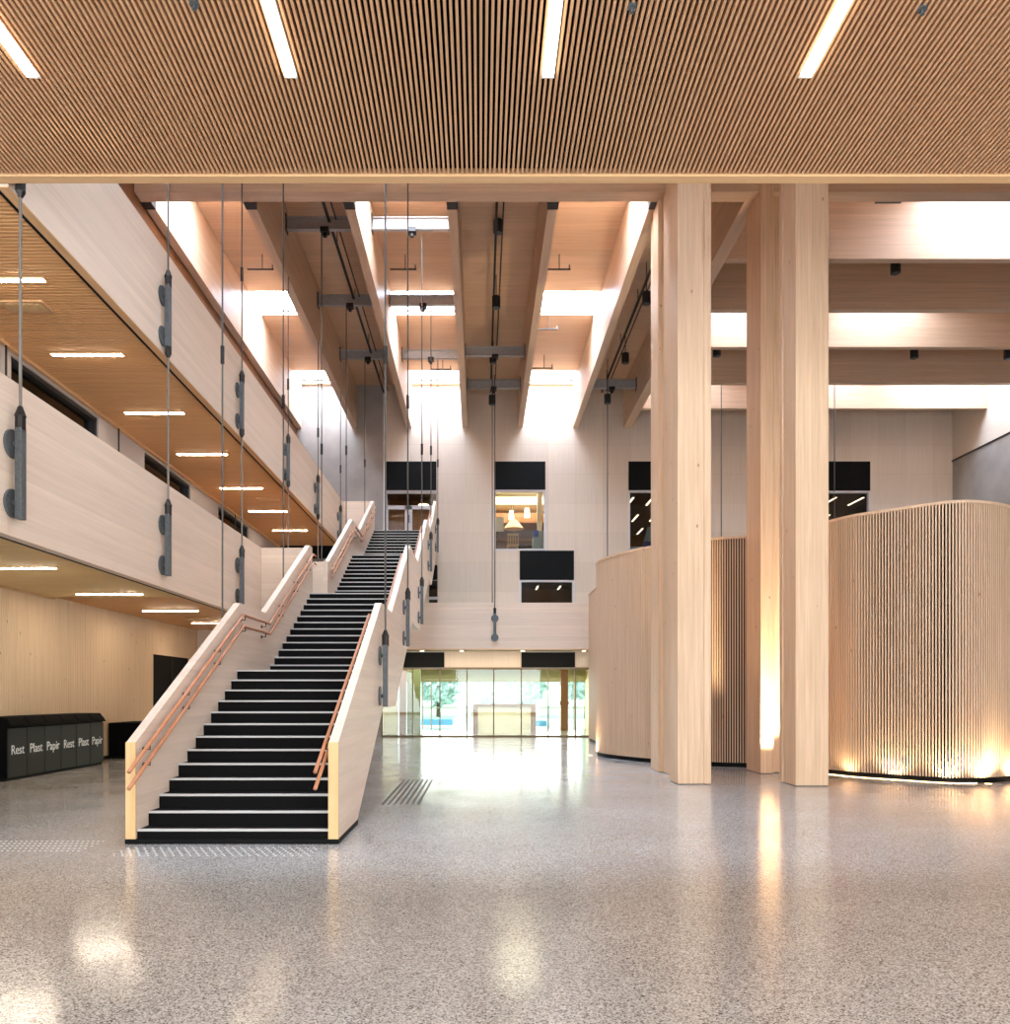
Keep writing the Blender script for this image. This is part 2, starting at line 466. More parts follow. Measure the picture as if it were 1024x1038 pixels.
spreader(-.48, 1.40, 29.05, 12.2, 'grey steel spreader in the bay with spotlights, close to the end wall')
spreader(3.7, 5.4, 29.05, 12.2, 'grey steel spreader in the bay next to the columns')

# cable trays
for xx, nm, y0 in ((-3.62, 'above the stair between two glulam beams', 17.2), (.38, 'above the row of hanging spotlights', 17.2), (4.55, 'in the bay beside the columns', 17.2)):
    t = thing('cable_tray', 'thin dark lighting track ' + nm, 'lighting track', (xx, y0, 12.95), 'lighting tracks under the roof')
    MB().box(xx - .03, xx + .03, y0, 31.4, 12.9, 12.96).build('track', M['darksteel'], t)
    MB().cyl((xx + .16, y0, 12.98), (xx + .16, 31.4, 12.98), .02, 6).build('conduit', M['darksteel'], t)
    for q in range(5):
        yy = y0 + 1 + q * 3
        MB().cyl((xx, yy, 12.96), (xx, yy, ZR), .012, 6).build('hanger', M['darksteel'], t)

# spotlights
def spot(x, y, z, label, ztop=12.95):
    t = thing('hanging_spotlight', label, 'spotlight', (x, y, z), 'hanging spotlights under the roof')
    MB().cyl((x, y, z), (x, y, z + .30), .115, 14).build('housing', M['fixture'], t)
    MB().cyl((x, y, z - .015), (x, y, z + .005), .09, 14).build('lens', M['steel'], t)
    MB().cyl((x, y, z + .3), (x, y, ztop), .012, 6).build('stem', M['darksteel'], t)
def px(xp, yp, Y):
    return ((xp - 487) * Y / 850, Y, CAMZ + (705 - yp) * Y / 850)
for xp, yp, Y, lb in [(505, 236, 20.6, 'black cylindrical spotlight hanging highest in the row between the middle beams'),
                      (503, 312, 22.7, 'black cylindrical spotlight hanging second in the row between the middle beams'),
                      (500, 368, 26.9, 'black spotlight hanging at the first spreader between the middle beams'),
                      (499, 410, 28.4, 'black spotlight hanging lowest, at the spreader by the end wall'),
                      (634, 368, 26.5, 'black spotlight on a long stem beside the last lengthwise beam'),
                      (616, 409, 28.4, 'black spotlight hanging by the spreader near the columns'),
                      (655.5, 308, 22.0, 'black spotlight half hidden by the first column cluster'),
                      (908, 277, 20.4, 'black spotlight just below the first bright cross beam'),
                      (927, 363, 25.2, 'black spotlight below the middle bright cross beam'),
                      (727, 361, 25.2, 'black spotlight seen between the two column clusters'),
                      (1022, 364, 25.3, 'black spotlight at the picture edge below the middle cross beam')]:
    p = px(xp, yp, Y)
    spot(p[0], p[1], p[2], lb, ZR if p[0] > 5.6 else 12.95)
t = thing('roof_projector', 'grey flat box fixed under the roof by the cross girder', 'projector', px(908, 197, 17.6))
p = px(908, 197, 17.6)
MB().box(p[0] - .3, p[0] + .25, 17.45, 17.9, p[2] - .02, p[2] + .16).build('housing', M['steel'], t)
MB().box(p[0] - .05, p[0] + .05, 17.6, 17.7, p[2] + .16, ZR).build('mount', M['darksteel'], t)

# sprinkler branches in the sky bays
for k, (x0, x1, yy, z) in enumerate([(-6.2, -5.5, 22.3, 12.9), (-2.4, -1.7, 22.3, 12.9), (1.6, 2.4, 22.3, 12.9), (1.6, 2.4, 25.95, 12.9), (-1.7, -1.0, 29.0, 12.85), (1.0+.6, 2.5, 28.9, 12.85)]):
    nm = ['beyond the balcony parapet', 'above the stair, farther from the end wall', 'in the bay before the columns, first of three', 'in the bay before the columns, second of three',
          'above the stair, closer to the end wall', 'in the bay before the columns, third of three'][k]
    t = thing('sprinkler_branch', 'thin dark sprinkler pipe under the roof ' + nm, 'sprinkler pipe', (x0, yy, z), 'sprinkler branches under the roof')
    MB().cyl((x0, yy, z), (x1, yy, z), .022, 8).build('pipe', M['darksteel'], t)
    MB().cyl((x1 - .03, yy, z), (x1 - .03, yy, z + .12), .018, 6).build('head', M['steel'], t)
    MB().cyl((x1 - .3, yy, z), (x1 - .3, yy, ZR), .012, 6).build('hanger', M['darksteel'], t)

# ------------------------------------------------------------------ balconies
XB = -4.73
def balcony(name, label, z0, z1, y0, y1, zs, xin, floor_z, strip):
    t = thing(name, label, 'balcony', (XB, y0, z0), None, 'thing')
    MB().box(XB - .12, XB, y0, y1, z0, z1).build('parapet', M['parapet'], t)
    if strip:
        MB().box(XB - .11, XB - .002, y0, y1, z0 - .012, z0).build('edge_strip', M['trim_y'], t)
    MB().box(XB - .16, XB - .12, y0, y1, z0 - .004, zs + .10).build('painted_shadow_gap', M['black'], t)  # solid black strip painted in for the shade of a gap
    MB().box(xin, XB - .16, y0, y1, zs + .06, zs + .10).build('soffit_backing', M['brown_backing'], t)
    mb = MB(); y = y0
    while y < y1 - .05:
        mb.box(xin + .07, XB - .16, y, y + .037, zs, zs + .055); y += .073
    mb.build('slat', M['slat_x'] if strip else M['soffit_lit'], t)
    MB().box(xin, XB - .12, y0, y1, zs + .1, floor_z).build('deck', M['greywall'], t)
    MB().box(xin, xin + .07, y0, y1, zs - .04, zs + .06).build('inner_strip', M['trim_y'], t)
    return t
balcony('balcony', 'upper pale wood balcony with a slatted orange soffit along the side wall', 6.67, 8.245, 8.40, 28.8, 6.70, -6.96, 7.2, True)
balcony('balcony', 'lower pale wood balcony level with the middle stair landing', 3.175, 4.755, 5.0, 18.1, 3.68, -9.24, 3.8, False)
t = thing('balcony', 'lower balcony stretch beyond the landing opening, behind the stair', 'balcony', (XB, 20, 3.19), None, 'thing')
MB().box(XB - .12, XB, 20.07, YW - .01, 3.175, 4.755).build('parapet', M['parapet'], t)
MB().box(-9.24, XB - .12, 18.11, YG - .01, 3.70, 3.8).build('deck', M['slat_x'], t)
# landing bridges to the balconies
t = thing('landing_bridge', 'short pale wood bridge from the middle landing to the lower balcony', 'bridge', (-4.7, 18.1, 3.3), None, 'thing')
MB().box(XB, -3.74, 18.1, 18.2, 3.19, 4.755).build('parapet', M['parapet_x'], t)
MB().box(XB, -3.74, 19.96, 20.06, 3.19, 4.755).build('parapet', M['parapet_x'], t)
MB().box(XB - .1, -3.67, 18.2, 19.96, 3.4, 3.75).build('deck', M['blackmat'], t)
t = thing('landing_bridge', 'short pale wood bridge from the top landing to the upper balcony', 'bridge', (-4.7, 28.8, 6.7), None, 'thing')
MB().box(XB, -3.74, 28.8, 28.9, 6.67, 8.24).build('parapet', M['parapet_x'], t)
MB().box(-6.9, -3.76, 28.92, YW - .01, 6.75, 7.18).build('deck', M['blackmat'], t)

# gallery along the end wall
t = thing('gallery', 'plank-clad gallery crossing the end wall above the glass front', 'gallery', (0, 28.95, 3.18), None, 'thing')
MB().box(-4.6, 12.4, 28.95, 29.08, 3.18, 4.77).build('parapet', M['parapet_x'], t)
MB().box(-4.6, XR - .05, 29.08, YW - .01, 3.24, 3.75).build('deck', M['lime'], t)
MB().box(XB, 12.4, 28.95, 29.12, 3.145, 3.18).build('edge_strip', M['trim'], t)

# recessed strips in the soffits
def strip(x0, x1, yy, z, label, group, lamp='lamp2'):
    t = thing('soffit_light', label, 'ceiling light', ((x0 + x1) / 2, yy, z), group)
    MB().box(x0 - .02, x1 + .02, yy - .055, yy + .055, z - .012, z + .03).build('frame', M['trim_y'], t)
    MB().box(x0, x1, yy - .035, yy + .035, z - .02, z + .0).build('diffuser', M[lamp], t)
ords = ['first', 'second', 'third', 'fourth', 'fifth', 'sixth', 'seventh']
for k, yy in enumerate((10.33, 12.6, 15.2, 17.8, 20.7, 23.3, 26.0)):
    strip(-6.43, -5.38, yy, 6.695, 'slim strip light in the upper slatted soffit, %s counted from the slatted hall ceiling' % ords[k], 'strip lights in the upper balcony soffit')
for k, yy in enumerate((13.8, 17.35, 20.76, 24.3, 10.3, 6.8)):
    strip(-8.35, -7.0, yy, 3.675, ('slim strip light in the lower balcony soffit, %s counted from the waste bins end' % ords[k]) if k < 4 else 'slim strip light in the lower soffit %s, short of the waste bins' % ('second out of view' if k == 5 else 'first out of view'), 'strip lights in the lower balcony soffit', 'lamp_low')
for xx, yy, z, lb in ((-5.98, 11.05, 6.695, 'pale square vent in the upper soffit beside the big strip light'), (-5.55, 21.9, 6.695, 'pale vent far along the upper soffit'), (-7.75, 23.0, 3.675, 'pale vent in the lower soffit between two strip lights')):
    t = thing('soffit_vent', lb, 'vent', (xx, yy, z), 'vents in the balcony soffits')
    MB().box(xx - .28, xx + .28, yy - .16, yy + .16, z - .015, z + .02).build('frame', M['trim_y'], t)
    MB().box(xx - .22, xx + .22, yy - .11, yy + .11, z - .02, z).build('grille', M['endgrain'], t)

# big strip lights and sprinklers in the slatted ceiling
for k, (xx, nm) in enumerate(((-3.70, 'over the balcony side'), (-1.57, 'second from the balcony side'), (.56, 'third from the balcony side'), (2.69, 'on the column side'))):
    t = thing('strip_light', 'long bright white strip light in the slatted hall ceiling, ' + nm, 'ceiling light', (xx, 6.0, CZ), 'long strip lights in the slatted ceiling')
    MB().box(xx - .052, xx + .052, 4.0, 6.97, CZ - .004, CZ + .05).build('housing', M['white'], t)
    MB().box(xx - .042, xx + .042, 4.02, 6.915, CZ - .034, CZ - .003).build('diffuser', M['lamp'], t)
for xp, yp, nm in ((197, 12, 'between the first two strip lights'), (641, 15, 'between the last two strip lights'), (935, 17, 'beyond the last strip light')):
    Y = 850 * (CZ - .06 - CAMZ) / (705 - yp); X = (xp - 487) * Y / 850
    t = thing('ceiling_sprinkler', 'small round sprinkler in the slatted ceiling ' + nm, 'sprinkler', (X, Y, CZ), 'sprinklers in the slatted ceiling')
    MB().cyl((X, Y, CZ - .01), (X, Y, CZ + .02), .036, 14).build('rosette', M['steel'], t)
    MB().cyl((X, Y, CZ - .04), (X, Y, CZ - .01), .008, 8).cyl((X, Y, CZ - .044), (X, Y, CZ - .038), .018, 10).build('nozzle', M['steel'], t)

# ------------------------------------------------------------------ staircase
R_, T_ = .15, .305
ys_k = {}; Y = 8.88
for k in range(1, 49):
    ys_k[k] = Y
    if k == 13: Y += 1.66
    if k == 25: Y += 2.24
    if k == 37: Y += 1.46
    Y += T_
ST = thing('staircase', 'wide straight staircase with black steps and pale wood parapets rising to the end wall', 'staircase', (-2.62, 8.88, 0), None, 'thing')
XL0, XL1, XRR0, XRR1 = -3.74, -3.64, -1.60, -1.50
for k in range(1, 49):
    y0 = ys_k[k]
    y1 = ys_k[k + 1] + .02 if k < 48 else YW
    st = MB().box(XL1, XRR0, y0 + .012, y1 + .012, k * R_ - .2 if k > 1 else 0, k * R_ - .004).build('step', M['blackmat'], ST)
    MB().box(XL1 + .003, XRR0 - .003, y0, y0 + .055, k * R_ - .022, k * R_).build('nosing', M['nosing'], st)
def slope_pts(pts): return pts
top = [(8.86, 1.075), (12.72, 2.97), (14.22, 2.97), (17.9, 4.77), (20.12, 4.77), (23.85, 6.57), (25.35, 6.57), (28.6, 8.2)]
bot = [(10.24, .05), (12.94, 1.38), (14.8, 1.38), (18.45, 3.18), (20.7, 3.18), (24.35, 4.98), (25.85, 4.98), (29.0, 6.55)]
def cut(pts, ya, yb):
    def z(y):
        for (a, za), (b, zb) in zip(pts, pts[1:]):
            if a <= y <= b: return za + (zb - za) * (y - a) / (b - a)
        return pts[0][1] if y < pts[0][0] else pts[-1][1]
    return [(ya, z(ya))] + [p for p in pts if ya < p[0] < yb] + [(yb, z(yb))]
def parapet(name, x0, x1, ya, yb):
    t_ = cut(top, ya, yb); b_ = cut(bot, ya, yb)
    if ya < 9: t_ = [(8.86, 1.075)] + t_[1:]; b_ = [(8.86, .05)] + b_[1:]
    mb = MB()
    poly = b_ + t_[::-1]
    mb.prism(poly, 'x', x0, x1)
    return mb.build(name, M['parapet'], ST)
def strips(x0, x1, ya, yb):   # quads instead of one concave n-gon
    t_ = cut(top, ya, yb); b_ = cut(bot, ya, yb)
    if ya < 9: t_[0] = (8.86, 1.075); b_[0] = (8.86, .05)
    ysall = sorted(set([p[0] for p in t_] + [p[0] for p in b_]))
    def ev(pts, y):
        for (a, za), (b, zb) in zip(pts, pts[1:]):
            if a <= y <= b: return za + (zb - za) * (y - a) / (b - a) if b > a else za
        return pts[-1][1]
    n = len(ysall); vs = []
    for y in ysall:
        zt = ev(t_, y); zb = ev(b_, y)
        vs += [(x0, y, zb), (x1, y, zb), (x1, y, zt), (x0, y, zt)]
    fs = [(0, 1, 2, 3), (4*n-4, 4*n-3, 4*n-2, 4*n-1)]
    for i in range(n - 1):
        a = 4 * i; b = a + 4
        for q in range(4):
            r = (q + 1) % 4
            fs.append((a + q, a + r, b + r, b + q))
    return MB().add(vs, fs)
strips(XL0, XL1, 8.86, 18.16).build('parapet', M['parapet'], ST)
strips(XL0, XL1, 19.96, 28.9).build('parapet', M['parapet'], ST)
strips(XRR0, XRR1, 8.86, 29.0).build('parapet', M['parapet'], ST)
for x0, x1 in ((XL0 - .002, XL1 + .004), (XRR0 - .004, XRR1 + .002)):
    MB().box(x0, x1, 8.84, 8.862, .05, 1.073).build('end_board', M['endgrain'], ST)
MB().box(XL0 - .006, XRR1 + .006, 8.835, 8.9, 0, .052).box(XRR1 - .05, XRR1 + .006, 8.9, 10.24, 0, .052).box(XL0 - .006, XL0 + .05, 8.9, 10.24, 0, .052).build('plinth', M['black'], ST)
# soffit under the flights
sb = [(10.3, .04), (12.96, 1.36), (14.82, 1.36), (18.47, 3.16), (20.72, 3.16), (24.37, 4.96), (25.87, 4.96), (29.0, 6.53)]
vs = []; fs = []
for y, z in sb: vs += [(XL1, y, z), (XRR0, y, z), (XRR0, y, z + .06), (XL1, y, z + .06)]
for i in range(len(sb) - 1):
    a = 4 * i; b = a + 4
    for q in range(4): fs.append((a + q, a + (q+1) % 4, b + (q+1) % 4, b + q))
MB().add(vs, fs).build('soffit', M['parapet'], ST)
# handrails
def rail(xx, h, ya, yb, side):
    nl = [(8.5, h - .04 + .0), (12.62, 1.95 + h), (14.2, 1.95 + h), (17.9, 3.75 + h), (20.15, 3.75 + h), (23.85, 5.55 + h), (25.3, 5.55 + h), (28.5, 7.15 + h)]
    p = cut(nl, ya, yb)
    r = MB().tube([(xx, y, z) for y, z in p], .021, 8).build('handrail', M['copper'], ST, smooth=True)
    y = ya + .55
    while y < yb - .2:
        z = cut(nl, ya, y)[-1][1]
        wx = XL1 if side < 0 else XRR0
        MB().tube([(wx, y, z - .07), (xx, y, z - .07), (xx, y, z - .015)], .008, 6).cyl((wx, y, z - .07), (wx - side * .012, y, z - .07), .028, 8).build('rail_bracket', M['darksteel'], r)
        y += 1.22
for h in (.83, .66):
    rail(-3.565, h, 8.5, 18.2, -1)
    rail(-3.565, h, 20.1, 28.5, -1)
    rail(-1.675, h, 8.5, 13.0, 1)
    rail(-1.675, h, 14.0, 18.5, 1)
    rail(-1.675, h, 19.8, 24.2, 1)
    rail(-1.675, h, 25.1, 28.5, 1)

# tactile studs
first = None
def stud(x, y, lb, grp, src=None):
    if src is None:
        o = MB().cyl((x, y, 0), (x, y, .006), .013, 8, .009).build('tactile_stud', M['nosing'], loc=(x, y, 0))
    else:
        o = src.copy(); COL.objects.link(o); o.location = (x, y, 0); WLOC[o.name] = Vector((x, y, 0))
    tag(o, lb, 'floor stud', grp); return o
src = None
for r in range(6):
    for c in range(24):
        s = stud(-3.62 + c * .083 + (r % 2) * .04, 8.62 - r * .085, 'small pale round floor stud in the field before the lowest stair step', 'tactile studs before the stair', src); src = src or s
for r in range(5):
    for c in range(22):
        stud(-5.2 + c * .055, 9.0 - r * .14, 'small pale round floor stud in the field on the open floor beside the stair', 'tactile studs on the open floor', src)
# guidance strips beside the stair
src = None
for k in range(7):
    xx = -1.42 + k * .085
    o = MB().box(xx, xx + .03, 12.05, 15.6, 0, .004).build('guidance_strip', M['darksteel'], loc=(xx, 12.05, 0))
    tag(o, 'dark metal guidance strip let into the floor, %s counted from the stair' % ords[k], 'floor strip', 'guidance strips beside the stair')

# ------------------------------------------------------------------ suspension rods
YS = [8.45, 12.45, 16.3, 20.23, 23.95, 27.8]
def bracket(t, x, wx, y, zc, low_fork=False, axis='x'):
    """channel with two mounting discs fixed to the wall plane wx (axis x) """
    sgn = 1 if x > wx else -1
    c = MB().box(x - .035, x + .035, y - .05, y + .05, zc - .46, zc + .46)
    br = c.build('bracket', M['steel'], t, bevel=.006)
    for dz in (-.30, .30):
        MB().cyl((wx + sgn * .002, y, zc + dz), (wx + sgn * .026, y, zc + dz), .145, 20).cyl((wx, y, zc + dz), (x, y, zc + dz), .03, 8).build('mounting_disc', M['steel'], br)
    MB().cyl((x, y, zc + .44), (x, y, zc + .58), .052, 8).cyl((x, y, zc + .58), (x, y, zc + .68), .06, 8, .022).build('turnbuckle', M['darksteel'], br)
    if low_fork:
        MB().cyl((x, y, zc - .56), (x, y, zc - .46), .05, 8).cyl((x, y, zc - .62), (x, y, zc - .56), .02, 8, .05).build('lower_turnbuckle', M['darksteel'], br)
def rodline(name, label, x, wx, y, brs, ztop, group, zbot=None):
    t = thing(name, label, 'suspension rod', (x, y, min(b[0] for b in brs) - .46 if brs else ztop), group)
    z0 = min(b[0] for b in brs) + .5
    zt = max(b[0] for b in brs)
    if len(brs) == 2:
        MB().cyl((x, y, brs[0][0] + .6), (x, y, brs[1][0] - .55), .016, 8).build('lower_rod', M['rod'], t)
    if ztop > zt:
        MB().cyl((x, y, zt + .6), (x, y, ztop), .0135, 8).build('rod', M['rod_dark'], t)
        zc = zt + (ztop - zt) * .42
        MB().cyl((x, y, zc - .13), (x, y, zc + .13), .03, 8).build('coupler', M['darksteel'], t)
    for b in brs: bracket(t, x, wx, y, b[0], b[1])
    return t
for k, y in enumerate(YS):
    nm = 'steel suspension rod with brackets on both balcony parapets, %s counted from the slatted hall ceiling' % ords[k]
    if k == 0: brs = [(3.80, False), (7.2, True)]
    elif y < 18 or y > 20: brs = [(3.80, False), (7.2, True)]
    rodline('suspension_rod', nm, -4.635, XB, y, brs, 11.66 if y > 17 else (13.28 if y > 9 else 8.0), 'suspension rods of the balconies')
zl = [1.86, 2.98, 3.75, 5.57, 6.78]
for k, y in enumerate(YS[1:]):
    rodline('suspension_rod', 'steel suspension rod on the open outer side of the stair, %s counted up the stair' % ords[k], XRR1 + .09, XRR1, y, [(zl[k], False)], 12.7 if y > 17 else 13.2, 'suspension rods on the open side of the stair')
    rodline('suspension_rod', 'steel suspension rod on the balcony side of the stair, %s counted up the stair' % ords[k], XL0 - .09, XL0, y, [(zl[k], False)], 12.7 if y > 17 else 13.2, 'suspension rods on the balcony side of the stair')
for k, xx in enumerate((.50, 4.38, 8.30, 12.2)):
    nm = ['above the glass front', 'rising behind the rounded drum end', 'seen between the two column clusters', 'seen beside the outer column cluster'][k]
    y = 28.88
    t = thing('suspension_rod', 'thin steel suspension rod of the end gallery, ' + nm, 'suspension rod', (xx, y, 3.5), 'suspension rods of the end gallery')
    MB().cyl((xx, y, 4.55), (xx, y, 12.6), .018, 8).build('rod', M['rod_dark'], t)
    if k == 0: MB().cyl((xx - .09, y + .03, 4.77), (xx - .09, y + .03, 12.6), .016, 8).build('rod', M['rod_dark'], t)
    MB().cyl((xx, y, 4.40), (xx, y, 4.58), .05, 8).build('turnbuckle', M['darksteel'], t)
    MB().box(xx - .05, xx + .05, y - .02, y + .03, 3.5, 4.42).build('bracket', M['steel'], t)
    for z in (3.56, 4.22): MB().cyl((xx, 28.84, z), (xx, 28.948, z), .13, 18).build('mounting_disc', M['steel'], t)

# short hangers seen above the lower parapet
for k, (yy, nm) in enumerate(((12.2, 'at the edge of the picture'), (16.0, 'between the two dark window bands'), (23.6, 'far along the gap'))):
    t = thing('deck_hanger', 'short black hanger under the upper balcony ' + nm, 'hanger', (-6.9, yy, 3.8), 'short hangers in the gap above the lower parapet')
    MB().cyl((-6.9, yy, 6.0), (-6.9, yy, 6.2), .045, 8).cyl((-6.9, yy, 5.88), (-6.9, yy, 6.0), .018, 8, .045).build('fork', M['darksteel'], t)
    MB().cyl((-6.9, yy, 3.8), (-6.9, yy, 5.9), .016, 8).cyl((-6.9, yy, 6.2), (-6.9, yy, 6.66), .016, 8).build('rod', M['darksteel'], t)

# ------------------------------------------------------------------ columns
def column_cluster(label, boxes, loc):
    t = thing('column_cluster', label, 'column', loc, 'glulam column clusters', 'thing')
    for x0, x1, y0, y1 in boxes:
        MB().box(x0, x1, y0, y1, .012, ZR - .02).build('post', M['post'], t, bevel=.008)
        MB().box(x0 + .02, x1 - .02, y0 + .02, y1 - .02, 0, .014).build('foot_plate', M['steel'], t)
dx = -.03
column_cluster('cluster of pale glulam posts before the dark slatted recess, closer to the glass front',
    [(3.50 + dx, 3.965 + dx, 14.75, 15.4), (3.968 + dx, 4.095 + dx, 14.76, 15.35), (3.62, 3.92, 17.08, 17.6), (3.66, 3.9, 17.61, 18.0), (3.72, 3.92, 15.41, 17.07)], (3.8, 16, 0))
column_cluster('cluster of glulam posts lit by a floor uplight in front of the slatted drum',
    [(5.47 + dx, 6.04 + dx, 14.46, 15.04), (5.42, 5.64 + dx, 15.06, 15.2), (5.60, 5.86, 16.75, 17.64), (5.87, 6.25, 17.0, 17.6)], (5.75, 16, 0))

# ------------------------------------------------------------------ slatted drum (wavy wall)
ctrl = [(3.74, 29.6), (3.74, 28.90), (3.74, 27.2), (3.74, 25.4), (3.5, 23.7), (3.17, 22.6), (3.04, 21.9), (3.22, 20.9), (3.97, 19.5), (5.11, 18.5), (5.8, 18.22), (6.35, 17.75), (6.93, 16.63),
        (7.23, 16.05), (7.75, 15.54), (8.34, 15.0), (8.95, 14.98), (9.72, 15.38), (10.6, 16.3), (11.5, 18), (12, 21), (12, 25), (12, 28.86), (12, 30)]
dense = []
for i in range(1, len(ctrl) - 2):
    p0, p1, p2, p3 = [Vector(c) for c in ctrl[i-1:i+3]]
    for q in range(40):
        s = q / 40
        dense.append(.5 * ((2*p1) + (-p0+p2)*s + (2*p0-5*p1+4*p2-p3)*s*s + (-p0+3*p1-3*p2+p3)*s**3))
# even spacing
path = [dense[0]]; acc = 0; step = .054
pts = [dense[0]]
for a, b in zip(dense, dense[1:]):
    L = (b - a).length
    while acc + L >= step:
        f = (step - acc) / L
        a = a + (b - a) * f; pts.append(a.copy()); L = (b - a).length; acc = 0
    acc += L
DR = thing('slatted_drum', 'wavy freestanding room clad in vertical pale wood slats over black', 'curved room', (7, 17, 0), None, 'thing')
def ribbon(off0, off1, z0, z1):
    vs = []; fs = []
    for i, p in enumerate(pts):
        d = (pts[min(i+1, len(pts)-1)] - pts[max(i-1, 0)]).normalized()
        n = Vector((-d.y, d.x))  # inward side
        for o in (off0, off1):
            q = p + n * o
            vs += [(q.x, q.y, z0), (q.x, q.y, z1)]
    for i in range(len(pts) - 1):
        a = 4 * i; b = a + 4
        fs += [(a, b, b+1, a+1), (a+2, a+3, b+3, b+2), (a+1, b+1, b+3, a+3), (a, a+2, b+2, b)]
    return MB().add(vs, fs)
sl = MB()
for i, p in enumerate(pts):
    d = (pts[min(i+1, len(pts)-1)] - pts[max(i-1, 0)]).normalized(); n = Vector((-d.y, d.x))
    w = .0125; dep = .045
    c = [p - d*w, p + d*w, p + d*w + n*dep, p - d*w + n*dep]
    zt = 5.0
    sl.add([(q.x, q.y, .10) for q in c] + [(q.x, q.y, zt) for q in c], [(0,1,2,3),(4,5,6,7),(0,1,5,4),(1,2,6,5),(2,3,7,6),(3,0,4,7)])
sl.build('slat', M['slat_z'], DR)
ribbon(.085, .10, .0, 5.0).build('backing', M['backing'], DR)
ribbon(-.012, .16, 5.0, 5.05).build('top_rim', M['slat_z'], DR)
ribbon(.03, .06, 0, .10).build('plinth', M['black'], DR)

# floor uplights
def uplight(x, y, label):
    t = thing('floor_uplight', label, 'uplight', (x, y, 0), 'floor uplights')
    MB().cyl((x, y, 0), (x, y, .006), .08, 16).build('bezel', M['darksteel'], t)
    MB().cyl((x, y, .005), (x, y, .008), .06, 16).build('lens', M['uplight'], t)
UP = [(5.76, 15.95, 'between the posts of the outer column cluster'), (7.02, 16.1, 'at the foot of the drum, first beside the outer column cluster'),
      (7.62, 15.48, 'at the foot of the drum, second from the outer column cluster'), (8.30, 14.86, 'at the foot of the drum, third from the outer column cluster'),
      (8.98, 14.82, 'at the most forward bulge of the drum'), (9.76, 15.24, 'farthest round the drum'), (2.86, 21.9, 'at the rounded drum end facing the stair')]
for x, y, nm in UP: uplight(x, y, 'glowing floor uplight ' + nm)
LS = thing('plinth_light', 'thin warm light strip along the foot of the slatted drum beside the columns', 'light strip', (8, 15, .05))
vs = []; fs = []
sel = [i for i, p in enumerate(pts) if p.x > 6.6 and p.y < 18 and p.x < 8.9]
for i in sel:
    d = (pts[i+1] - pts[i-1]).normalized(); n = Vector((-d.y, d.x))
    for o in (-.004, .012):
        q = pts[i] + n * o
        vs += [(q.x, q.y, .002), (q.x, q.y, .010)]
for i in range(len(sel) - 1):
    a = 4 * i; b = a + 4
    fs += [(a, b, b+1, a+1), (a+2, a+3, b+3, b+2), (a+1, b+1, b+3, a+3), (a, a+2, b+2, b)]
MB().add(vs, fs).build('diffuser', M['ledstrip'], LS)

# ------------------------------------------------------------------ panels and windows in the end wall
panels = [(-3.58, -1.66, 9.32, 10.41, 'above the door at the top of the stair'), (.52, 2.46, 9.34, 10.41, 'above the lit window'), (5.60, 7.55, 9.32, 10.41, 'above the window next to the columns'),
          (12.78, 14.73, 9.30, 10.41, 'above the window over the drum'), (1.49, 3.54, 5.93, 7.04, 'below the lit window'), (-1.95, -1.63, 5.93, 6.5, 'half hidden behind the stair'),
          (-3.6, -1.36, 2.62, 3.2, 'over the glass front next to the stair'), (1.55, 3.58, 2.62, 3.2, 'over the glass front next to the drum')]
for x0, x1, z0, z1, nm in panels:
    t = thing('cladding_board', 'flat black cladding panel ' + nm, 'panel', (x0, YW, z0), 'black panels in the end wall', 'thing')
    MB().box(x0, x1, YW - .03, YW - .001, z0, z1).build('sheet', M['black'], t)
    MB().box(x0 - .015, x1 + .015, YW - .012, YW - .0, z0 - .015, z0).box(x0 - .015, x1 + .015, YW - .012, YW, z1, z1 + .012).build('edge_profile', M['whiteframe'], t)
def window(n, x0, x1, z0, z1, sill=True):
    w = MB().box(x0, x1, YW + .12, YW + .14, z0, z1).build('window_%d' % n, M['winglass']); w['kind'] = 'structure'
    f = MB().box(x0 - .02, x0 + .06, YW - .02, YW + .16, z0, z1).box(x1 - .06, x1 + .02, YW - .02, YW + .16, z0, z1).box(x0, x1, YW - .02, YW + .16, z1 - .07, z1)
    if sill: f.box(x0, x1, YW - .02, YW + .16, z0, z0 + .06)
    f.build('window_frame', M['whiteframe'], w)
window(40, .52, 2.46, 7.05, 9.34); window(41, 5.60, 7.55, 7.05, 9.32); window(42, 12.78, 14.73, 7.05, 9.30); window(43, 1.49, 3.54, 4.9, 5.93)
w = MB().box(-1.95, -1.63, YW + .12, YW + .14, 4.3, 5.93).build('window_44', M['winglass']); w['kind'] = 'structure'
MB().box(-1.95, -1.63, YW - .01, YW + .14, 5.2, 5.3).build('window_bar', M['whiteframe'], w)
# door at the stair top
d = MB().box(-3.58, -1.66, YW + .12, YW + .14, 7.2, 9.28).build('door_2', M['winglass']); d['kind'] = 'structure'
f = MB()
for a, b in ((-3.6, -3.5), (-2.86, -2.58), (-1.76, -1.66)): f.box(a, b, YW + .05, YW + .18, 7.2, 8.75)
f.box(-3.6, -1.66, YW + .05, YW + .18, 8.62, 8.76).box(-3.6, -1.66, YW + .05, YW + .18, 9.22, 9.32).box(-3.6, -3.54, YW + .05, YW + .18, 8.7, 9.3)
f.build('door_frame', M['whiteframe'], d)
MB().box(-2.72, -2.68, YW - .0, YW + .05, 8.1, 8.4).build('door_handle', M['steel'], d)

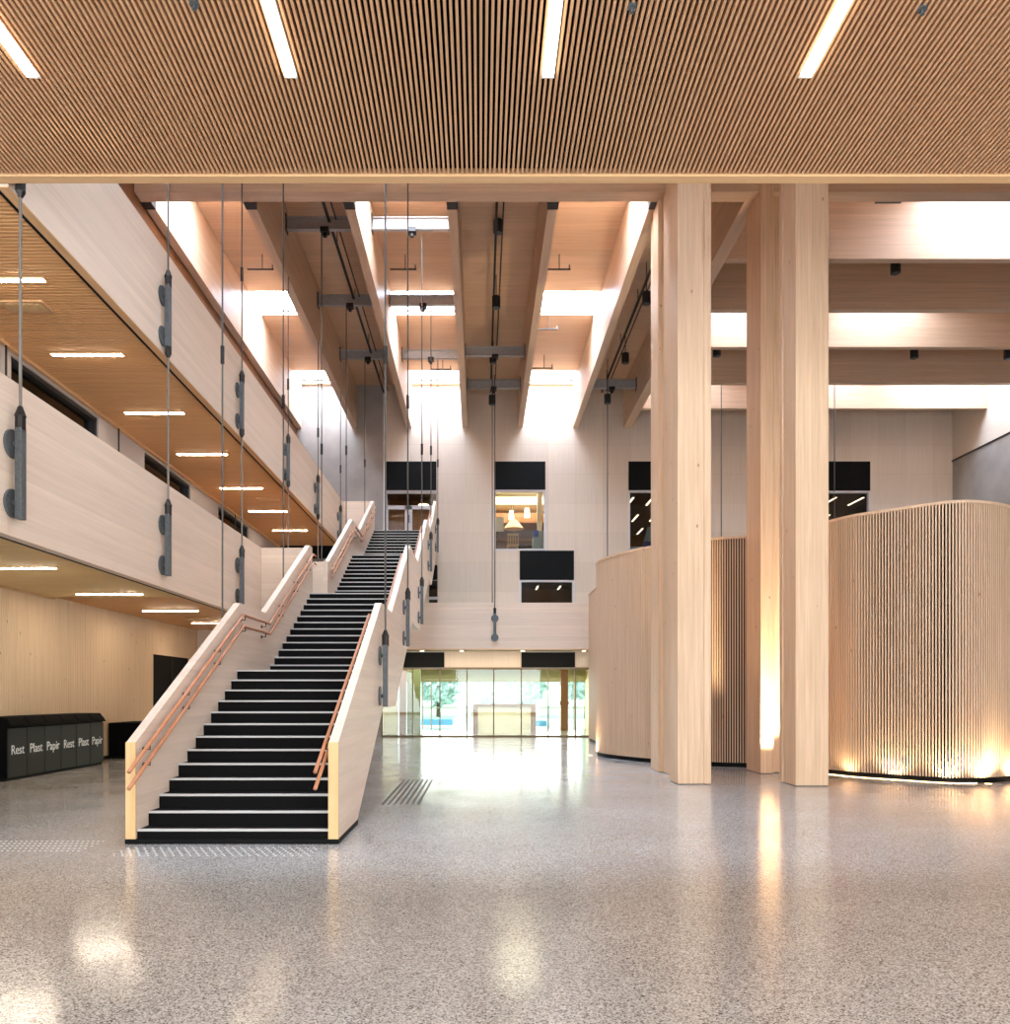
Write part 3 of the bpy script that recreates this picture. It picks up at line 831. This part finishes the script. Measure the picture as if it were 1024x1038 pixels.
# rooms behind the windows
def room(x0, x1, z0, z1, depth, mw, mc, mf):
    y0, y1 = YW + .3, YW + .3 + depth
    struct('wall_room_back', MB().box(x0, x1, y1, y1 + .1, z0, z1), mw)
    struct('wall_room_side', MB().box(x0 - .1, x0, y0, y1, z0, z1), mw)
    struct('wall_room_side', MB().box(x1, x1 + .1, y0, y1, z0, z1), mw)
    struct('ceiling_room', MB().box(x0 - .1, x1 + .1, y0, y1 + .1, z1, z1 + .1), mc)
    struct('floor_room', MB().box(x0 - .1, x1 + .1, y0, y1 + .1, z0 - .1, z0), mf)
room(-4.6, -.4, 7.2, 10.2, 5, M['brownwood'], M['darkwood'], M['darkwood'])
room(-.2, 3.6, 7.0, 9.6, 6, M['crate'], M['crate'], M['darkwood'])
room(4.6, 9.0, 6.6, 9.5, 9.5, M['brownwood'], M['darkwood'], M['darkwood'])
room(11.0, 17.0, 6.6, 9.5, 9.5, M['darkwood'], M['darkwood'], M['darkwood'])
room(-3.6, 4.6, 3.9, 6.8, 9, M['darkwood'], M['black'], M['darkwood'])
# contents of the lit room
YB = YW + .3
t = thing('pendant_lamp', 'bright white pendant lamp behind the glass door at the stair top', 'lamp', (-2.2, YB + 2, 9.2))
MB().cyl((-2.25, YB + 1.2, 8.98), (-2.25, YB + 1.2, 9.12), .24, 16, .2).build('lamp_shade', M['downlight'], t)
MB().cyl((-2.25, YB + 1.2, 9.12), (-2.25, YB + 1.2, 10.2), .01, 6).build('cord', M['black'], t)
struct('trim_5', MB().box(-.15, 3.55, YB + 1.5, YB + 1.6, 9.19, 9.59), M['crate'])
struct('trim_6', MB().box(2.22, 2.4, YB + .6, YB + .8, 7.0, 9.59), M['crate'])
t = thing('wall_shelf', 'brown wooden wall panelling with shelves behind the lit window', 'shelf', (1, YB + 5.7, 7.0))
MB().box(-.1, 3.1, YB + 5.7, YB + 5.98, 7.0, 9.0).build('back_panel', M['darkwood'], t)
MB().box(-.1, 3.1, YB + 4.0, YB + 4.12, 9.0, 9.4).build('canopy', M['brownwood'], t)
MB().box(-.1, 3.1, YB + 4.0, YB + 5.98, 8.98, 9.02).build('canopy_board', M['brownwood'], t)
for z in (7.5, 8.0, 8.5): MB().box(-.1, 2.4, YB + 5.45, YB + 5.7, z, z + .05).build('shelf_board', M['brownwood'], t)
for k, (xx, yy, zz) in enumerate(((1.30, YB + 3, 9.12), (1.92, YB + 2.4, 9.08))):
    t = thing('pendant_lamp', 'glowing pendant lamp inside the lit window, ' + ('closer to its middle' if k == 0 else 'closer to the pale post'), 'lamp', (xx, yy, zz), 'pendant lamps in the lit room')
    MB().cyl((xx, yy, zz - .2), (xx, yy, zz + .16), .12, 14, .09).build('lamp_shade', M['downlight'], t)
    MB().cyl((xx, yy, zz + .16), (xx, yy, 9.6), .01, 6).build('cord', M['black'], t)
t = thing('pendant_lamp', 'wide unlit cream cone lamp inside the lit window, hanging lowest', 'lamp', (1.35, YB + 2, 8.5), 'pendant lamps in the lit room')
MB().cyl((1.35, YB + 2.0, 8.32), (1.35, YB + 2.0, 8.68), .42, 18, .12).build('lamp_shade', M['endgrain'], t)
MB().cyl((1.35, YB + 2.0, 8.68), (1.35, YB + 2.0, 9.6), .01, 6).build('cord', M['black'], t)
t = thing('notice_board', 'pale square notice board just inside the lit window', 'board', (.75, YB + .4, 7.0))
MB().box(.59, .9, YB + .35, YB + .4, 7.9, 8.45).build('sheet', M['paper'], t)
MB().box(.72, .76, YB + .4, YB + .44, 7.0, 8.45).build('post', M['steel'], t)
t = thing('dining_chair', 'light wooden spindle-back chair inside the lit window', 'chair', (1.25, YB + .9, 7.0))
MB().box(1.05, 1.5, YB + .7, YB + 1.15, 7.42, 7.46).build('seat', M['endgrain'], t)
for xx in (1.07, 1.46):
    for yy in (YB + .73, YB + 1.12): MB().cyl((xx, yy, 7.0), (xx, yy, 7.43), .02, 8).build('leg', M['endgrain'], t)
b = MB().box(1.05, 1.5, YB + .7, YB + .73, 7.82, 7.88)
for q in range(5): b.cyl((1.08 + q * .0975, YB + .715, 7.45), (1.08 + q * .0975, YB + .715, 7.84), .015, 6)
b.build('backrest', M['endgrain'], t)
t = thing('cafe_table', 'dark table behind the glass of the lit window', 'table', (1.75, YB + 1.2, 7.0))
MB().box(1.5, 2.1, YB + .8, YB + 1.5, 7.42, 7.47).build('tabletop', M['black'], t)
for xx in (1.55, 2.05):
    for yy in (YB + .85, YB + 1.45): MB().box(xx - .03, xx + .03, yy - .03, yy + .03, 7.0, 7.42).build('leg', M['black'], t)
t = thing('floor_cabinet', 'pale grey low cabinet in the corner of the lit window', 'cabinet', (2.3, YB + .4, 7.0))
MB().box(2.02, 2.44, YB + .25, YB + .7, 7.0, 7.66).build('body', M['greybox'], t)
MB().box(2.04, 2.42, YB + .235, YB + .25, 7.05, 7.62).build('door', M['greybox'], t)
t = thing('storage_box', 'pale grey box beside the dark blue box on the low cabinet', 'box', (2.35, YB + .45, 7.66))
MB().box(2.27, 2.42, YB + .3, YB + .6, 7.66, 7.88).build('body', M['greybox'], t)
MB().box(2.262, 2.428, YB + .292, YB + .608, 7.87, 7.91).build('lid', M['greybox'], t)
t = thing('storage_box', 'dark blue box on top of the pale grey cabinet', 'box', (2.15, YB + .45, 7.66))
MB().box(2.04, 2.24, YB + .3, YB + .6, 7.66, 7.9).build('body', M['blueobj'], t)
MB().box(2.03, 2.25, YB + .29, YB + .61, 7.88, 7.93).build('lid', M['blueobj'], t)
# strip lights in the dark rooms
for x0, x1, z, nm in ((4.9, 8.8, 9.44, 'dark room next to the columns'), (11.4, 16.8, 9.44, 'dark room over the drum'), (-1.0, 4.3, 6.74, 'dark room behind the gallery')):
    for q in range(5):
        xx = x0 + (x1 - x0) * (q + .5) / 5
        for yy in (YB + 1.2, YB + 4.4, YB + 7.4):
            t = thing('office_strip_light', 'slim lit ceiling tube in the %s' % nm, 'ceiling light', (xx, yy, z), 'ceiling tubes in the ' + nm)
            MB().box(xx - .05, xx + .05, yy, yy + 1.4, z - .02, z + .05).build('housing', M['steel'], t)
            MB().box(xx - .035, xx + .035, yy + .02, yy + 1.38, z - .04, z - .018).build('diffuser', M['lamp3'], t)
t = thing('work_table', 'white work table inside the dark room next to the columns', 'table', (6.4, YB + .8, 6.6))
MB().box(5.8, 7.4, YB + .5, YB + 1.4, 7.28, 7.34).build('tabletop', M['white'], t)
for xx in (5.9, 7.3):
    MB().box(xx - .03, xx + .03, YB + .6, YB + .66, 6.6, 7.28).build('leg', M['steel'], t)
    MB().box(xx - .03, xx + .03, YB + 1.25, YB + 1.31, 6.6, 7.28).build('leg', M['steel'], t)
t = thing('swivel_chair', 'pale blue office chair behind the window next to the columns', 'chair', (6.7, YB + .9, 6.6))
MB().prism([(6.3, 7.5), (6.75, 7.5), (6.85, 7.75), (6.7, 8.1), (6.45, 8.05)], 'y', YB + .3, YB + .4).build('backrest', M['greybox'], t)
MB().box(6.3, 6.8, YB + .0 + .3, YB + .48, 7.0, 7.5).build('seat', M['blueobj'], t)
MB().cyl((6.55, YB + .4, 6.62), (6.55, YB + .4, 7.0), .03, 8).cyl((6.55, YB + .4, 6.6), (6.55, YB + .4, 6.64), .18, 10).build('base', M['steel'], t)

# ------------------------------------------------------------------ glass front below the gallery and the lobby behind it
gx = [-3.72, -2.56, -1.53, -.507, .506, 1.548, 2.573, 3.60, 4.12]
t = struct('window_50', MB().box(-3.72, 4.12, YW + .04, YW + .055, 0.05, 2.57), M['glass'])
for k, x in enumerate(gx): MB().box(x - .022, x + .022, YW + .0, YW + .09, 0, 2.62).build('mullion', M['mullion'], t)
MB().box(-3.72, 4.12, YW - .0, YW + .09, 2.55, 2.63).box(-3.72, 4.12, YW, YW + .09, 0, .06).build('rail', M['mullion'], t)
struct('wall_front_head', MB().box(-3.72, 4.6, YW + .02, YW + .2, 2.63, 3.24), M['farwall'])
struct('wall_front_side', MB().box(4.12, 4.6, YW - .0, YW + .3, 0, 3.2), M['farwall'])
YO = YW + 7.6
struct('wall_lobby_left', MB().box(-4.3, -4.2, YW + .3, YO, 0, 3), M['crate'])
struct('wall_lobby_right', MB().box(4.9, 5.0, YW + .3, YO, 0, 3), M['yellow'])
struct('ceiling_lobby', MB().box(-4.3, 5, YW + .3, YO + .1, 2.95, 3.1), M['lime'])
struct('wall_lobby_head', MB().box(-4.3, 5, YO, YO + .15, 2.2, 3.0), M['lime'])
struct('trim_4', MB().box(-4.2, 4.9, YO - .6, YO - .2, 2.3, 2.5), M['lime'])
t = struct('window_51', MB().box(-2.7, 4.9, YO + .04, YO + .055, 0, 2.2), M['glass'])
for x in (-2.7, -2.3, -.66, -.4, 2.25, 2.5, 3.9, 4.4): MB().box(x - .03, x + .03, YO, YO + .09, 0, 2.2).build('mullion', M['whiteframe'], t)
MB().box(-2.7, 4.9, YO, YO + .08, .98, 1.02).build('rail', M['whiteframe'], t)
struct('wall_lobby_slats', MB().box(-2.96, -2.42, YW + 2.1, YW + 2.4, 0, 2.95), M['olive'])
struct('wall_lobby_screen', MB().box(-3.9, -3.3, YW + 2.0, YW + 2.1, 0, 2.95), M['crate'])
struct('wall_lobby_pier', MB().box(-3.25, -2.98, YW + 1.9, YW + 2.2, 0, 2.95), M['brownwood'])
for k, (xa, xb, yy) in enumerate(((-2.4, -1.4, YW + 2.6), (-.6, .55, YW + 4.5), (1.3, 2.4, YW + 4.5), (3.0, 4.2, YW + 4.0))):
    t = thing('lobby_light', 'bright strip light on the lobby ceiling, %s counted from the stair side' % ords[k], 'ceiling light', (xa, yy, 2.9), 'strip lights in the lobby')
    MB().box(xa, xb, yy - .06, yy + .06, 2.9, 2.95).build('housing', M['white'], t)
    MB().box(xa + .02, xb - .02, yy - .05, yy + .05, 2.88, 2.902).build('diffuser', M['lamp'], t)
t = thing('reception_counter', 'pale boarded counter with a brown frame standing in the lobby', 'counter', (1, YW + 2.4, 0))
MB().box(-.1, 2.05, YW + 2.3, YW + 2.9, .0, 1.12).build('front_board', M['crate'], t)
MB().box(-.3, 2.25, YW + 2.25, YW + 2.95, 1.12, 1.22).build('top', M['brownwood'], t)
for a, b in ((-.3, -.1), (2.05, 2.25)): MB().box(a, b, YW + 2.25, YW + 2.95, 0, 1.12).build('side_post', M['brownwood'], t)
t = thing('lobby_post', 'brown wooden post standing by the outer glass of the lobby', 'post', (3.7, YO - 1.5, 0))
MB().box(3.62, 3.95, YO - 1.6, YO - 1.3, 0, 2.95).build('shaft', M['brownwood'], t)
MB().box(3.58, 3.99, YO - 1.64, YO - 1.26, 1.15, 1.3).build('collar', M['brownwood'], t)
t = thing('lobby_sensor', 'small dark camera dome on the lobby ceiling', 'camera', (.85, YW + 1.6, 2.9))
MB().cyl((.85, YW + 1.6, 2.84), (.85, YW + 1.6, 2.95), .14, 14, .2).build('base', M['mullion'], t)
MB().cyl((.85, YW + 1.6, 2.72), (.85, YW + 1.6, 2.84), .06, 14, .13).build('dome', M['fixture'], t)
# gallery soffit downlights
for k, xp in enumerate((428, 468, 530, 592)):
    X = (xp - 487) * 31.0 / 850
    t = thing('gallery_downlight', 'small warm downlight under the gallery, %s counted from the stair' % ords[k], 'downlight', (X, 31.0, 3.24), 'downlights under the gallery')
    MB().cyl((X, 31.0, 3.215), (X, 31.0, 3.24), .09, 14).build('bezel', M['whiteframe'], t)
    MB().cyl((X, 31.0, 3.205), (X, 31.0, 3.218), .07, 14).build('lens', M['downlight'], t)

# outdoors
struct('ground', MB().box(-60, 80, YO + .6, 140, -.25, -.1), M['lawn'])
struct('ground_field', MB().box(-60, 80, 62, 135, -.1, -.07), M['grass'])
def blob_tree(x, y, h, r, label):
    t = thing('tree', label, 'tree', (x, y, 0), 'trees outside')
    MB().cyl((x, y, -.1), (x, y, h * .55), .18, 8, .1).build('trunk', M['bark'], t)
    mb = MB()
    for q in range(420):
        a = random.uniform(0, 2*math.pi); u = random.uniform(-1, 1); rr = r * random.uniform(.45, 1) ** .6
        s = math.sqrt(1 - u*u)
        c = Vector((x + rr*s*math.cos(a), y + rr*s*math.sin(a), h*.62 + u*rr*.95))
        d = Vector((random.uniform(-1,1), random.uniform(-1,1), random.uniform(-1,1))).normalized()
        e = d.orthogonal().normalized(); f_ = d.cross(e); w = r * random.uniform(.12, .2)
        mb.add([c + e*w, c + f_*w*.7, c - e*w, c - f_*w*.7], [(0,1,2,3)])
    mb.build('crown', M['leaf'], t)
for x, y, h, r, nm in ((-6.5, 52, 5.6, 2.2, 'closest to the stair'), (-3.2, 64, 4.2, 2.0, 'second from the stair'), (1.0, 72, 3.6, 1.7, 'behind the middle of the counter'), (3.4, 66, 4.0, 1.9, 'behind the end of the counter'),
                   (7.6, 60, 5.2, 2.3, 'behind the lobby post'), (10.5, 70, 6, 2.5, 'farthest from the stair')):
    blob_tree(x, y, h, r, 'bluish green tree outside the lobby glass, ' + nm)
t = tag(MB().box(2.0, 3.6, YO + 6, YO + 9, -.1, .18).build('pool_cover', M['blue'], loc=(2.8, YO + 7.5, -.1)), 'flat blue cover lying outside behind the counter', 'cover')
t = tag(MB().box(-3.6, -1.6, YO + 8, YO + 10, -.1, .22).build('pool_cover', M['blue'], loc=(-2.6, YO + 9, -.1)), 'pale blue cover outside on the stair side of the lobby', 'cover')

# ------------------------------------------------------------------ waste bins
def text_mesh(name, body, size, parent, loc, mat, dup_rot):
    cu = bpy.data.curves.new(name, 'FONT'); cu.body = body; cu.size = size; cu.extrude = .003; cu.align_x = 'CENTER'
    o = bpy.data.objects.new('tmp', cu); COL.objects.link(o)
    bpy.context.view_layer.update()
    dg = bpy.context.evaluated_depsgraph_get()
    me = bpy.data.meshes.new_from_object(o.evaluated_get(dg))
    COL.objects.unlink(o); bpy.data.objects.remove(o)
    L = WLOC[parent.name]
    mat4 = Matrix.Translation(Vector(loc) - L) @ dup_rot
    me.transform(mat4)
    me.materials.clear(); me.materials.append(mat)
    t = bpy.data.objects.new(name, me); COL.objects.link(t); t.parent = parent; WLOC[t.name] = L
    return t
ROT = Matrix(((0, 0, 1, 0), (1, 0, 0, 0), (0, 1, 0, 0), (0, 0, 0, 1)))   # text lies in the Y-Z plane, facing +X
XF = -8.60
bw = 3.88 / 6
words = ['Rest', 'Plast', 'Papir', 'Rest', 'Plast', 'Papir']
desc = ['first of the row, farthest from the black cabinet', 'second of the row', 'third of the row', 'fourth of the row', 'fifth of the row', 'sixth of the row, next to the black cabinet']
for k in range(6):
    y0 = 15.26 + k * bw; y1 = y0 + bw
    t = thing('waste_bin', 'black recycling bin lettered %s, %s' % (words[k], desc[k]), 'recycling bin', (XF - .3, (y0 + y1) / 2, 0), 'recycling bins along the slatted wall')
    MB().box(XF - .6, XF - .02, y0 + .002, y1 - .002, .05, .98).build('body', M['binblack'], t)
    MB().box(XF - .58, XF - .04, y0, y1, 0, .05).build('plinth', M['black'], t)
    dr = MB().box(XF - .02, XF, y0 + .008, y1 - .008, .06, .96).build('door', M['bin'], t, bevel=.004)
    text_mesh('lettering', words[k], .25, dr, (XF + .002, (y0 + y1) / 2, .48), M['letters'], ROT)
    MB().prism([(XF - .62, .98), (XF + .05, .98), (XF + .05, 1.0), (XF - .09, 1.17), (XF - .62, 1.17)], 'y', y0 + .001, y1 - .001).build('hood', M['binblack'], t)
    a = Vector((XF + .035, 0, 1.025)); b = Vector((XF - .075, 0, 1.16))
    mb = MB()
    n = Vector((.77, 0, .63)) * .012
    vs = [(a.x, y0 + .03, a.z), (a.x, y1 - .03, a.z), (b.x, y1 - .03, b.z), (b.x, y0 + .03, b.z)]
    mb.add(vs + [(v[0] + n.x, v[1], v[2] + n.z) for v in vs], [(0,1,2,3),(4,5,6,7),(0,1,5,4),(1,2,6,5),(2,3,7,6),(3,0,4,7)])
    mb.build('flap', M['binblack'], t)
t = thing('low_cabinet', 'low black cabinet against the slatted wall between the bins and the stair', 'cabinet', (-8.8, 21.3, 0))
MB().box(-9.2, -8.45, 20.75, 22.3, .06, .89).build('body', M['binblack'], t)
MB().box(-9.15, -8.5, 20.8, 22.25, 0, .06).build('plinth', M['black'], t)
MB().box(-8.45, -8.435, 20.77, 21.51, .08, .86).build('door', M['binblack'], t)
MB().box(-8.45, -8.435, 21.53, 22.28, .08, .86).build('door', M['binblack'], t)

# ------------------------------------------------------------------ daylight, lamps and added fills
def area(name, loc, rot, sx, sy, energy, color):
    l = bpy.data.lights.new(name, 'AREA'); l.shape = 'RECTANGLE'; l.size = sx; l.size_y = sy; l.energy = energy; l.color = color
    o = bpy.data.objects.new(name, l); COL.objects.link(o); o.location = loc; o.rotation_euler = rot
    return o
area('front_fill', (4, -5.9, 3.2), (math.radians(90), 0, 0), 24, 6, 1300, (.92, .96, 1))  # added fill from behind the camera, source unseen
area('lobby_daylight', (1.0, YO - .1, 1.2), (math.radians(-90), 0, 0), 7.4, 2.1, 260, (1, .98, .92))
area('lobby_fill', (.4, YW + 1.2, 2.86), (0, 0, 0), 7.4, 1.5, 190, (1, .95, .84))  # added fill near the glazing to light the counter, no fixture there
area('gallery_downlight_wash', (.4, 30.6, 3.2), (math.radians(12), 0, 0), 7, .9, 130, (1, .86, .66))
area('lit_room_light', (1.6, YB + 2.5, 9.5), (0, 0, 0), 2.4, 3.5, 300, (1, .88, .68))
area('door_room_light', (-2.5, YB + 2.5, 9.9), (0, 0, 0), 2.4, 3.0, 90, (1, .86, .64))
def spotl(name, loc, tgt, energy, ang, color, r=.06):
    l = bpy.data.lights.new(name, 'SPOT'); l.energy = energy; l.spot_size = math.radians(ang); l.spot_blend = .6; l.color = color; l.shadow_soft_size = r
    o = bpy.data.objects.new(name, l); COL.objects.link(o); o.location = loc
    o.rotation_euler = (Vector(tgt) - Vector(loc)).to_track_quat('-Z', 'Y').to_euler()
WARM = (1, .80, .52)
spotl('uplight_beam', (5.76, 15.95, .05), (5.73, 16.8, 1.5), 1300, 62, WARM)
for (x, y, nm), (tx, ty, e) in zip(UP[1:], ((7.16, 16.22, 16), (7.74, 15.6, 50), (8.36, 15.0, 90), (8.98, 14.98, 120), (9.70, 15.38, 90), (3.0, 21.9, 90))):
    spotl('uplight_beam', (x, y, .04), (tx, ty, 1.2), e, 140, WARM)

# ------------------------------------------------------------------ world, camera, colour
W = bpy.data.worlds.new('sky'); S.world = W; W.use_nodes = True
bg = W.node_tree.nodes['Background']; bg.inputs[0].default_value = (.82, .93, 1, 1); bg.inputs[1].default_value = 3.6
cam = bpy.data.cameras.new('camera'); co = bpy.data.objects.new('camera', cam); COL.objects.link(co)
cam.sensor_fit = 'HORIZONTAL'; cam.sensor_width = 36; cam.lens = 36 * 850 / 1024
cam.shift_x = (512 - 487) / 1024; cam.shift_y = (705 - 519) / 1024
co.location = (0, 0, CAMZ); co.rotation_euler = (math.radians(90), 0, 0)
cam.clip_start = .05; cam.clip_end = 400
S.camera = co
S.view_settings.view_transform = 'Standard'; S.view_settings.look = 'None'; S.view_settings.gamma = 1
S.view_settings.use_curve_mapping = False
S.view_settings.exposure = 0.42
S.cycles.max_bounces = 8; S.cycles.diffuse_bounces = 5; S.cycles.glossy_bounces = 4; S.cycles.transparent_max_bounces = 12
S.cycles.sample_clamp_indirect = 6; S.cycles.caustics_reflective = False; S.cycles.caustics_refractive = False
S.cycles.use_denoising = True
